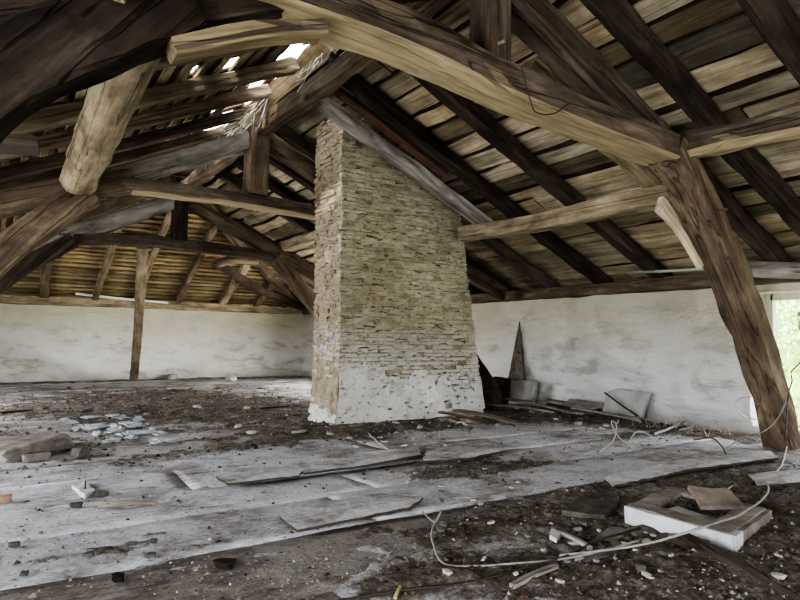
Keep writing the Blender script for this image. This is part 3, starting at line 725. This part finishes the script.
# white plaster still clinging to the lower part
def plaster(face):
    mb=MB(); res=.035
    if face=='front': n=int(2.15/res)
    else: n=int(.71/res)
    m=int(1.3/res); vs=[];fs=[];ok={}
    for i in range(n+1):
        for j in range(m+1):
            z=.0+j*res; s=i/n
            if face=='front':
                x=cxl(z)-.01+(cxr(z)-cxl(z)+.02)*s;                 lim=.60-.12*s+.08+.34*nz((x*1.9,z*1.9,1))+.12*nz((x*6,z*6,5))
                q=nz((x*7,z*8,12)); d=.022*max(-.8,min(1,(lim-z)/.3))+.009*nz((x*5,z*5,3))+.006*nz((x*16,z*16,3)); vs.append((x,cyf(z)-d,z))
            else:
                y=cyf(z)-.01+(cyb(z)-cyf(z))*s;                 lim=.25+.3*nz((y*2.2,z*2.2,21))+.15*nz((y*8,z*8,25)); q=nz((y*7,z*8,32)); d=.022*max(-.8,min(1,(lim-z)/.3))+.009*nz((y*5,z*5,8)); vs.append((cxl(z)-d,y,z))
            ok[(i,j)]=z<lim and q>-.62
    for i in range(n):
        for j in range(m):
            if ok[(i,j)] and ok[(i+1,j)] and ok[(i,j+1)] and ok[(i+1,j+1)]:
                fs.append((i*(m+1)+j,(i+1)*(m+1)+j,(i+1)*(m+1)+j+1,i*(m+1)+j+1))
    par=list(range(len(vs)))
    def find(a):
        while par[a]!=a: par[a]=par[par[a]]; a=par[a]
        return a
    for f in fs:
        for q in f[1:]: par[find(q)]=find(f[0])
    cnt={}
    for f in fs: cnt[find(f[0])]=cnt.get(find(f[0]),0)+1
    big=max(cnt,key=cnt.get); fs=[f for f in fs if find(f[0])==big]
    used=sorted({q for f in fs for q in f}); mp={q:k for k,q in enumerate(used)}
    mb.add([vs[q] for q in used],[tuple(mp[q] for q in f) for f in fs]); o=mb.build('plaster_patch',PLASTER,ch,True); o['label']='cracked white plaster on the lower '+face
plaster('front'); plaster('side')

# ------------------------------------------------------------------ window and outside
w=tag(bpy.data.objects.new('window_1',None),'weathered window opening at the right with bright greenery outside','window',kind='structure'); C.objects.link(w); w.location=(7.28,2.5,.1)
mb=MB(); mb.box((7.28,3.455,.83),(.08,.11,1.5)); mb.box((7.28,1.6,.83),(.08,.11,1.5)); mb.box((7.28,2.52,1.53),(.08,1.8,.09)); mb.box((7.28,2.52,.10),(.1,1.8,.06))
mb.build('window_frame',WINFR,w)
mb=MB(); mb.add([(8,-40,-2.6),(90,-40,-2.6),(90,60,-2.6),(8,60,-2.6)],[(0,1,2,3)]); tag(mb.build('ground',GRASS),'green meadow far below the window','ground',kind='structure')
def tree(loc,h,rad,n,label,seed,ls=.1):
    r=random.Random(seed); t=empty('tree',loc,label,'tree','greenery outside the window')
    timber('trunk',[Vector(loc),Vector(loc)+Vector((.1,.05,h*.5)),Vector(loc)+Vector((.0,.1,h*.8))],.2,.2,BARK,t,seed,.02,roundness=1,taper=.4)
    mb=MB(); c=Vector(loc)+Vector((0,0,h*.62))
    for k in range(n):
        d=Vector((r.gauss(0,1),r.gauss(0,1),r.gauss(0,1))).normalized()*(r.random()**.4)
        p=c+Vector((d.x*rad,d.y*rad,d.z*h*.42)); s=ls*r.uniform(.6,1.5)
        a=Vector((r.gauss(0,1),r.gauss(0,1),r.gauss(0,1))).normalized(); b=a.orthogonal().normalized()
        q=r.uniform(.6,1.5); mb.add([p-a*s,p+b*s*.45,p+a*s,p-b*s*.45],[(0,1,2,3)],(q*1.05,q,q*.9))
    o=mb.build('foliage',LEAF,t); o['kind']='stuff'
tree((11.6,4.9,-2.6),5.2,1.2,1800,'light green leafy tree close outside the window',3)
tree((16.2,7.6,-2.6),6.2,2.0,1800,'tall leafy tree farther off beyond the window opening',4,.16)
tree((9.2,4.2,-2.6),3.1,.65,900,'low leafy bush below the window sill outside',5,.08)

# ------------------------------------------------------------------ things lying about
def slab(name,label,cat,corners,th,mat,group=None,seed=0,jag=.012,base=None):
    """flat piece with ragged outline: corners in order (world points on its underside)"""
    P=[Vector(c)+Vector((0,0,.022 if name=='loose_floorboard' else 0)) for c in corners]; nrm=(P[1]-P[0]).cross(P[2]-P[1]).normalized()
    if nrm.z<0 or (abs(nrm.z)<.2 and nrm.x>0): nrm=-nrm
    out=[]; r=random.Random(seed)
    for i in range(len(P)):
        a,b=P[i],P[(i+1)%len(P)]; n=max(1,int((b-a).length/.07))
        for j in range(n):
            p=a.lerp(b,j/n); out.append(p+ (b-a).normalized().cross(nrm)*r.uniform(-jag,jag)*(1 if j else .3))
    k=len(out); mb=MB(); vs=out+[p+nrm*th*(1+.12*r.uniform(-1,1)) for p in out]
    mb.add(vs,[tuple(range(k-1,-1,-1)),tuple(range(k,2*k))]+[(i,(i+1)%k,k+(i+1)%k,k+i) for i in range(k)],(1.26,1.28,1.34) if mat is FLOOR else (1,1,1))
    o=mb.build(name,mat,loc=tuple(sum(P,Vector())/len(P)))
    return tag(o,label,cat,group) if label else o
BROWNT=simple('brown tile',[(.10,.08,.065),(.2,.165,.14),(.32,.28,.25)],6,.01)
# concrete frame block with a hollow middle
bl=empty('concrete_block',(3.2,1.95,0),'broken concrete surround with white sides and hollow middle in right foreground','concrete block')
Rz=Matrix.Rotation(math.atan2(1.71-1.57,3.56-2.91),3,'Z')   # its front right edge
o0=Vector((2.93,1.60,0)); ex=Rz@Vector((1,0,0)); ey=Vector((.02,1,0)).normalized()
def bp(a,b,z): return o0+ex*(a*.95+.02)+ey*(b*.92)+Vector((0,0,z*.66-.01))
def quadbar(name,a0,a1,b0,b1,z0,z1,mat,seed,under=.03):
    r=random.Random(seed); mb=MB(); n=10; vs=[];fs=[]
    lng=(a1-a0)>(b1-b0)
    for i in range(n+1):
        t=i/n; j=lambda: r.uniform(-.006,.006)
        zu=z0+under*max(0,nz((t*6,seed,1)))*1.6
        if lng: q=[(a0+(a1-a0)*t,b0+j(),zu),(a0+(a1-a0)*t,b1+j(),zu),(a0+(a1-a0)*t,b1+j(),z1+j()*.5),(a0+(a1-a0)*t,b0+j()*.5,z1+j()*.5)]
        else: q=[(a1+j()*.5,b0+(b1-b0)*t,zu),(a0+j(),b0+(b1-b0)*t,zu),(a0+j(),b0+(b1-b0)*t,z1+j()*.5),(a1+j(),b0+(b1-b0)*t,z1+j()*.5)]
        vs += [bp(*p) for p in q]
        if i:
            k=(i-1)*4
            for m in range(4): fs.append((k+m,k+4+m,k+4+(m+1)%4,k+(m+1)%4))
    fs += [(0,1,2,3),(n*4+3,n*4+2,n*4+1,n*4)]
    mb.add(vs,fs); return mb.build(name,mat,bl)
quadbar('top_slab',-.01,.12,.0,.62,.135,.165,MIDST,1,0); quadbar('top_slab',.12,.66,.0,.13,.135,.165,MIDST,2,0)
quadbar('top_slab',.55,.66,.13,.62,.135,.165,MIDST,3,0); quadbar('top_slab',.12,.55,.50,.62,.135,.165,MIDST,4,0)
quadbar('side_rim',-.035,-.005,-.02,.63,.02,.16,WHITE,5,.06); quadbar('side_rim',-.02,.10,-.035,-.005,.0,.16,WHITE,6,.05)
quadbar('side_rim',.10,.67,-.03,-.0,.03,.155,MIDST,7,.08); quadbar('side_rim',.0,.66,.60,.635,.02,.155,MIDST,8,.05)
slab('brick_tile','broken pale brick tile leaning across the hollow concrete block','tile',[bp(.26,.26,.17),bp(.48,.08,.175),bp(.54,.20,.27),bp(.36,.38,.28)],.025,BROWNT,seed=3)
slab('plank','short grey plank lying inside the hollow concrete block','plank',[bp(.10,.42,.11),bp(.10,.16,.10),bp(.22,.12,.10),bp(.24,.4,.12)],.03,SLATE,seed=5)
beam('charred_beam','dark half-buried beam in lower right foreground beside concrete block','beam',[fl(682,542,.03),fl(730,566,.02),(2.62,1.18,-.01),(2.6,1.0,-.03)],.09,.08,OAKD,seed=51,rough=.012,cham=.3)

# loose floorboards
slab('loose_floorboard','small flat loose floorboard with rounded end left of centre on floor','floorboard',[fl(216,481),fl(224,474),fl(293,471),fl(303,476),fl(299,481),fl(228,489)],.016,FLOOR,seed=11)
slab('loose_floorboard','long loose floorboard with dark shadow under its edge before the chimney','floorboard',[fl(303,478),fl(360,471),fl(421,459),fl(419,450),fl(350,459),fl(312,468)],.016,FLOOR,seed=12)
slab('loose_floorboard','warped loose floorboard with pointed end in the middle foreground','floorboard',[fl(279,523),fl(297,537),fl(315,534),fl(410,514),fl(423,503),fl(380,499),fl(326,508)],.016,FLOOR,seed=13)
slab('loose_floorboard','short loose floorboard right of centre on dusty floor','floorboard',[fl(422,466),fl(470,462),fl(503,455),fl(492,448),fl(428,455)],.016,FLOOR,seed=14)
slab('loose_floorboard','grey floorboard edge lying at right below the leaning post','floorboard',[fl(612,492),fl(690,474),fl(778,462),fl(770,455),fl(680,464),fl(604,482)],.016,FLOOR,seed=15)
slab('loose_floorboard','rotten floorboard end at extreme right edge before the window','floorboard',[fl(757,492),fl(806,488),fl(806,474),fl(748,480)],.02,FLOOR,seed=16)
# pieces by the right wall
slab('stone_slab','pale grey stone slab leaning against right wall with a rod across it','slab',[(6.72,5.28,.06),(6.72,4.70,.06),(6.84,4.66,.36),(6.84,5.16,.37),(6.82,5.32,.30)],.04,CONC,seed=21)
tube('rod',[(6.64,5.22,.34),(6.62,4.98,.22),(6.62,4.72,.09)],.010,CABD); tag(bpy.data.objects['rod'],'thin dark rod lying diagonally across the pale stone slab','rod')
slab('stone_slab','square grey slab leaning on the right wall near the chimney','slab',[(6.70,7.08,.08),(6.70,6.52,.08),(6.80,6.52,.38),(6.80,7.1,.36)],.06,SLATE,seed=22)
slab('stone_slab','low flat grey slab lying at the wall left of the rod','slab',[(6.3,5.75,.05),(6.35,5.35,.05),(6.75,5.3,.15),(6.75,5.9,.16)],.04,SLATE,seed=23)
slab('pointed_board','dark pointed board leaning against right wall behind rubble','board',[(6.76,7.32,.05),(6.76,6.86,.05),(6.82,6.84,.4),(6.89,7.02,1.3),(6.84,7.2,.45)],.02,wood('grey brown board',(.09,.075,.06),(.2,.17,.14),(.3,.26,.22),dust=.2),seed=24,jag=.004)
slab('pointed_board','brown broken board leaning on the chimney right edge','board',[(5.70,6.55,.02),(5.90,6.30,.02),(5.84,6.36,.35),(5.5,6.62,.98),(5.55,6.66,.5)],.03,OAKR,seed=25,jag=.004)
# curved dark ridge tile standing behind
mb=MB(); cx,cy=6.45,7.0; n=12; vs=[];fs=[]
for i in range(n+1):
    a=math.pi*i/n
    for rr in (.17,.14):
        for zz in (0,.42): vs.append((cx+.1*(zz/.42),cy+math.cos(a)*rr,zz+0*.1) if False else (cx-math.sin(a)*rr*.8+.16*zz,cy+math.cos(a)*rr,zz+.03*math.sin(a)*(zz>0)))
for i in range(n):
    k=i*4; fs += [(k,k+4,k+5,k+1),(k+2,k+3,k+7,k+6),(k+1,k+5,k+7,k+3),(k,k+2,k+6,k+4)]
fs += [(0,1,3,2),(n*4,n*4+2,n*4+3,n*4+1)]
mb.add(vs,fs); tag(mb.build('ridge_tile',BLACK,None,False,loc=(cx,cy,0)),'dark curved tile standing on end beside the brown broken board','tile')
# stack of broken planks at the foot of right wall
PL=[((487,404),(556,412),.10,GREYW,'long grey broken plank at the chimney foot'),((505,398),(562,411),.09,OAK,'brown broken plank slanting out of the rubble by chimney'),((520,401),(572,413),.08,GREYW,'second grey broken plank in the rubble before wall'),
    ((456,410),(522,424),.12,GREYW,'broad pale plank lying out from the chimney corner'),((548,404),(610,418),.07,OAKR,'dark thin plank in front of low grey slab'),((572,408),(640,421),.06,GREYW,'thin grey lath in front of leaning stone slab'),
    ((440,412),(490,422),.07,OAKR,'dark thin plank close along the chimney foot'),((530,396),(600,410),.06,OAK,'brown lath against wall between the two slabs')]
for i,(a,b,w,m,lab) in enumerate(PL):
    p=fl(*a,.11+.02*(i%3)); q=fl(*b,.075+.012*(i%3))
    beam('broken_plank',lab,'plank',[p,p.lerp(q,.5)+Vector((0,0,.012)),q],w,.022,m,'broken planks along the right wall',seed=60+i,rough=.006,up=Vector((.05*(i%3-1),.1,1)))
# sticks
ST=[((92,503),(158,503),.018,OAKP,'pale stick on the dusty floor at left'),((395,598),(401,586),.012,YEL,'yellow splinter of wood at bottom edge of view'),((590,470),(600,431),.01,CABW,'thin pale twig upright'),
    ((0,452),(32,452),.03,GREYW,'grey lath end at extreme left before the torn sheet'),((0,413),(32,411),.06,OAKR,'dark lath on the floor at far left'),((512,586),(556,566),.03,GREYW,'grey splintered lath in lower right rubble'),((560,532),(590,548),.03,SLATE,'dark slat beside the white fragment in right foreground')]
for i,(a,b,w,m,lab) in enumerate(ST):
    if i==2: continue
    p=fl(*a,.02); q=fl(*b,.02); beam('stick',lab,'stick',[p,p.lerp(q,.5)+Vector((0,0,.006)),q],w,w*.6,m,seed=80+i,rough=.003)
# rocks
def rock(name,label,cat,p,size,mat,seed,group=None,sub=2):
    bm=bmesh.new(); bmesh.ops.create_icosphere(bm,subdivisions=sub,radius=1); r=random.Random(seed); o=r.uniform(0,99)
    rot=Matrix.Rotation(r.uniform(0,6.28),3,'Z')
    for v in bm.verts:
        d=v.co.normalized(); k=1+.45*nz(d,1.4,o)+.2*nz(d,3.5,o)
        c=Vector((max(-.8,min(.8,d.x*k)),max(-.8,min(.8,d.y*k)),max(-.62,min(.62,d.z*k)))); v.co=rot@Vector((c.x*size[0],c.y*size[1],c.z*size[2]))
    me=bpy.data.meshes.new(name); bm.to_mesh(me); bm.free(); me.materials.append(mat)
    ob=bpy.data.objects.new(name,me); C.objects.link(ob); ob.location=(p[0],p[1],p[2]+size[2]*.55); return tag(ob,label,cat,group)
rock('stone','dark square stone standing alone on the floor at left','stone',fl(80,458),(.07,.07,.075),DARKST,1)
rock('stone','reddish stone at extreme left edge of floor','stone',fl(2,503),(.055,.05,.04),RED,2)
rock('stone','brown stone beside the grey heap at left','stone',fl(36,461),(.12,.06,.05),MIDST,3)
rock('rubble_heap','rounded grey heap of rubble and dust at left edge','rubble heap',fl(25,455),(.42,.26,.12),MIDST,4,sub=3)
rock('stone','white rough stone at left foot of the far prop','stone',fl(173,379),(.16,.14,.10),CONC,5)
rock('stone','pale stone on the floor at the far wall right of prop','stone',fl(231,381),(.13,.12,.09),CONC,6)
slab('plaster_piece','white broken plaster piece with a dark nail sticking up at left','plaster piece',[fl(71,490),fl(85,499),fl(95,494),fl(84,485)],.03,WHITE,seed=31)
tube('nail',[fl(85,489,.05),fl(85,489,.05)+Vector((0,0,.05))],.004,CABD); nl=bpy.data.objects['nail']; pp=bpy.data.objects['plaster_piece']; nl.parent=pp; nl.location=nl.location-pp.location
rock('stone','dark lump beside the white plaster piece','stone',fl(100,496),(.05,.05,.02),DARKST,7)
slab('plaster_piece','small white fragment left of the concrete block','plaster piece',[fl(549,541),fl(557,545),fl(561,538),fl(552,533)],.03,WHITE,seed=32)
slab('slate','dark slate half buried behind the concrete block','slate',[fl(562,516),fl(605,520),fl(618,506),fl(580,503)],.03,DARKST,seed=33)
slab('slate','brown flat slate before the concrete block','slate',[fl(588,546),fl(612,540),fl(634,532),fl(610,530)],.02,MIDST,seed=34)
# small dark lumps in left foreground
for i,(u,v,s) in enumerate([(224,567,.04),(118,580,.03),(14,546,.022),(24,575,.018),(88,556,.02),(150,557,.022),(196,548,.016),(76,507,.03),(250,483,.02)]):
    lab=['black lump of dirt in the front centre left','black lump of dirt at lower left','small dark clod close to left edge','tiny dark clod at the lower left corner','small clod on the left of the dusty step','clod on the middle of the dusty step','clod at the right of the dusty step','dark clod below the white plaster piece','dark clod by the small flat floorboard'][i]
    rock('clod',lab,'clod',fl(u,v),(s*1.4,s,s*.7),BLACK if i<2 else DARKST,40+i,'dark clods in the left foreground')
# torn bluish sheet pieces on left middle floor
r=random.Random(200)
for i in range(26):
    u=60+min(1,max(0,r.gauss(.45,.25)))*110; v=416+r.random()*26; w=r.uniform(8,24); h=r.uniform(2,5); z=.012+.004*(i%4)
    slab('torn_sheet','small pale bluish torn scrap among the litter on the left floor','scrap',[fl(u-w/2,v+r.uniform(-1,2),z),fl(u-w*.1,v+h/2,z),fl(u+w/2,v+r.uniform(-1,2),z),fl(u+w*.2,v-h/2,z+.02),fl(u-w*.3,v-h*.4,z)],.01,PAPER,'bluish torn scraps on the left floor',seed=200+i,jag=.03)
# individual rubble fragments, nothing tells them apart inside one area
protos=[]
def frag(kind,label,group,area,n,smin,smax,mats,seed):
    r=random.Random(seed); base=[]
    for k in range(n):
        u=r.uniform(area[0],area[1]); v=r.uniform(area[2],area[3]); p=fl(u,v); z=max(0,min(.07,dirt_h(p.x,p.y)))-.004
        if 3.15<p.x<5.45 and 6.08<p.y<6.9: continue
        if k<4:
            s=r.uniform(smin,smax); o=rock(kind,label,'rubble',(p.x,p.y,z),(s*r.uniform(.9,1.6),s,s*r.uniform(.45,.8)),mats[k%len(mats)],seed+k,group,1); base.append(o)
        else:
            o=base[k%len(base)].copy(); C.objects.link(o); o.location=(p.x,p.y,z+.01); o.rotation_euler=(r.uniform(-.3,.3),r.uniform(-.3,.3),r.uniform(0,6.28)); q=r.uniform(.6,1.3); o.scale=(q,q,q)
frag('rubble_fragment','small broken fragment among the debris at the foot of the right wall','fragments along the right wall',(450,700,408,430),40,.03,.07,[MIDST,CONC,DARKST,SLATE],300)
frag('rubble_fragment','small broken fragment in the dirt around the concrete block','fragments around the concrete block',(440,790,520,590),44,.012,.03,[MIDST,DARKST,CONC,SLATE],320)
frag('rubble_fragment','small broken fragment in the brown dirt left of the chimney','fragments left of the chimney',(60,310,386,436),50,.03,.07,[MIDST,DARKST,CONC,OAK],340)
frag('rubble_fragment','small broken fragment on the brown dirt patch in the middle foreground','fragments of the middle dirt patch',(380,540,470,505),26,.012,.026,[MIDST,CONC,DARKST,SLATE],360)
frag('rubble_fragment','small broken fragment on the floor in front of the chimney','fragments before the chimney',(310,480,424,448),26,.016,.035,[MIDST,CONC,DARKST,SLATE],380)

# cables
def cable(label,pts,r,mat,wob=.02,seed=0):
    P=[fl(*p[:2],p[2] if len(p)>2 else .03) for p in pts]
    return tag(tube('cable',P,r,mat,None,max(24,len(P)*8),6,wob,seed),label,'cable')
cable('pale cable looping up from the floor and running right before the concrete block',[(423,512,.03),(434,522,.02),(441,510,.09),(433,530,.05),(434,545,.03),(442,563,.02),(470,566,.02),(545,561,.02),(600,552,.03),(640,541,.05)],.0055,CABG,.01,1)
cable('grey cable draped over the front edge of the concrete block',[(560,556,.02),(640,545,.07),(700,528,.19),(745,512,.17),(768,492,.1),(762,480,.04),(740,478,.03)],.006,CABG,.006,2)
cable('dark cable snaking along the bottom of the view',[(330,603,.02),(400,592,.02),(470,583,.02),(560,558,.02),(600,540,.03),(640,528,.03)],.006,CABD,.012,3)
cable('white cable on the floor from the post foot towards the concrete block',[(787,447,.03),(778,470,.02),(745,480,.02),(722,492,.03),(700,500,.05)],.006,CABW,.01,4)
cable('white string curling on the floor before the chimney',[(365,430,.02),(378,442,.02),(392,451,.02),(420,453,.02)],.006,CABW,.01,5)
def wire(label,pts,r,mat,seed=0): return tag(tube('wire',pts,r,mat,None,max(30,len(pts)*8),5,.015,seed),label,'wire')
def fz(u,v,Y):   # point standing above the floor on the vertical plane at depth Y
    d=cd+cr*((u-400)/F)+cu*((300-v)/F); return EYE+d*(Y/d.y)
wire('pale wire loop standing up on the floor before the leaning stone slab',[fl(600,452),fz(614,440,3.7),fz(617,425,3.7),fz(612,421,3.72),fz(614,428,3.72),fz(622,440,3.72),fl(634,446,.02)],.0055,CABW,1)
wire('pale wire arch on the floor right of the wire loop',[fl(628,444),fz(636,432,4.0),fz(648,434,4.0),fl(660,443,.02),fl(672,441,.02)],.006,CABW,2)
wire('white strip lying on the floor before the right wall',[fl(655,434,.03),fl(672,427,.05),fl(686,421,.06)],.014,CABW,3)
wire('short white strip right of the long white strip',[fl(680,430,.03),fl(690,428,.04),fl(694,425,.05)],.012,CABW,4)
wire('dark bent wire arching on the floor left of the leaning post',[fl(694,440,.03),fz(712,438,3.2),fz(722,446,3.1),fl(727,459,.02)],.007,CABD,5)
wire('thin pale cable wrapped around foot of the leaning post',[fl(727,448,.04),fz(745,437,3.0),fz(766,430,2.72),fz(781,413,2.68),fz(788,400,2.70)],.006,CABG,6)
wire('white wire hanging by the jamb of the window',[fz(752,396,3.3),fz(738,400,3.4),fz(737,410,3.42),fz(748,418,3.4),fz(756,420,3.3)],.006,CABW,7)
wire('thin dark wire hanging down the window opening',[(6.95,2.1,1.66),fz(803,360,2.4),fz(793,380,2.45),fz(788,400,2.5),fl(786,440,.3)],.006,CABD,8)
wire('thin vine looping below the bowed tie beam beside the king post',[(2.62,2.66,2.7),(2.68,2.64,2.5),(2.74,2.64,2.42),(2.9,2.64,2.45),(3.05,2.66,2.56)],.004,CABD,9)
# dry stalks at the jamb
mb=MB(); r=random.Random(8)
for k in range(70):
    p=Vector((XR-.12-r.random()**2*.5,3.55+r.random()**1.3*1.3,.0)); 
    for s in range(3):
        q=p+Vector((r.gauss(0,.05),r.gauss(0,.07),r.uniform(.03,.2))); s2=Vector((r.gauss(0,1),r.gauss(0,1),0)).normalized()*.005
        mb.add([p-s2,p+s2,q],[(0,1,2)])
tag(mb.build('dry_weeds',WEED),'dry pinkish weeds at the foot of right wall by the window','dry weeds',kind='stuff')

# ------------------------------------------------------------------ light
wd=bpy.data.worlds.new('overcast'); bpy.context.scene.world=wd; wd.use_nodes=True
nt=wd.node_tree; bg=nt.nodes['Background']
gr=nt.nodes.new('ShaderNodeTexNoise'); gr.inputs['Scale'].default_value=1.5
mxw=nt.nodes.new('ShaderNodeMix'); mxw.data_type='RGBA'; mxw.inputs[6].default_value=(.86,.93,1.0,1); mxw.inputs[7].default_value=(1,1,1,1)
nt.links.new(gr.outputs['Fac'],mxw.inputs[0]); nt.links.new(mxw.outputs[2],bg.inputs[0]); bg.inputs[1].default_value=11.0
def area(name,loc,rot,sx,sy,power,col=(1,1,1)):
    l=bpy.data.lights.new(name,'AREA'); l.shape='RECTANGLE'; l.size=sx; l.size_y=sy; l.energy=power; l.color=col
    o=bpy.data.objects.new(name,l); C.objects.link(o); o.location=loc; o.rotation_euler=rot; return o
H=math.pi/2
for (a,b,c,e),p in zip(LW,(300,150,300)):  # unseen fill lamps added outside the left wall openings
    area('fill light at added left opening',(XL-.45,(a+b)/2,(c+e)/2),(0,-H,0),1.3,b-a,p,(.92,.96,1))
area('daylight at hidden right window',(XR+.52,(WHID[0]+WHID[1])/2,.95),(0,H,0),1.2,2.7,480,(1,.98,.94))
area('fill light at added rear opening',(.5,YB-.45,.95),(H,0,0),2.1,1.3,45,(.92,.96,1))  # added fill lamp behind the viewer
area('fill light at second added rear opening',(4.5,YB-.45,.95),(H,0,0),2.1,1.3,70,(.95,.97,1))  # second fill lamp added behind the viewer, no door known there
sl=bpy.data.lights.new('sun','SUN'); sl.energy=9; sl.angle=.05; sl.color=(1,.96,.9); so=bpy.data.objects.new('sun',sl); C.objects.link(so)
so.rotation_euler=Vector((.5,.12,-.86)).to_track_quat('-Z','Y').to_euler()
sc=bpy.context.scene
sc.view_settings.view_transform='AgX'; sc.view_settings.look='AgX - High Contrast'; sc.view_settings.exposure=-0.38
sc.cycles.use_denoising=True
sc.cycles.max_bounces=8; sc.cycles.diffuse_bounces=5
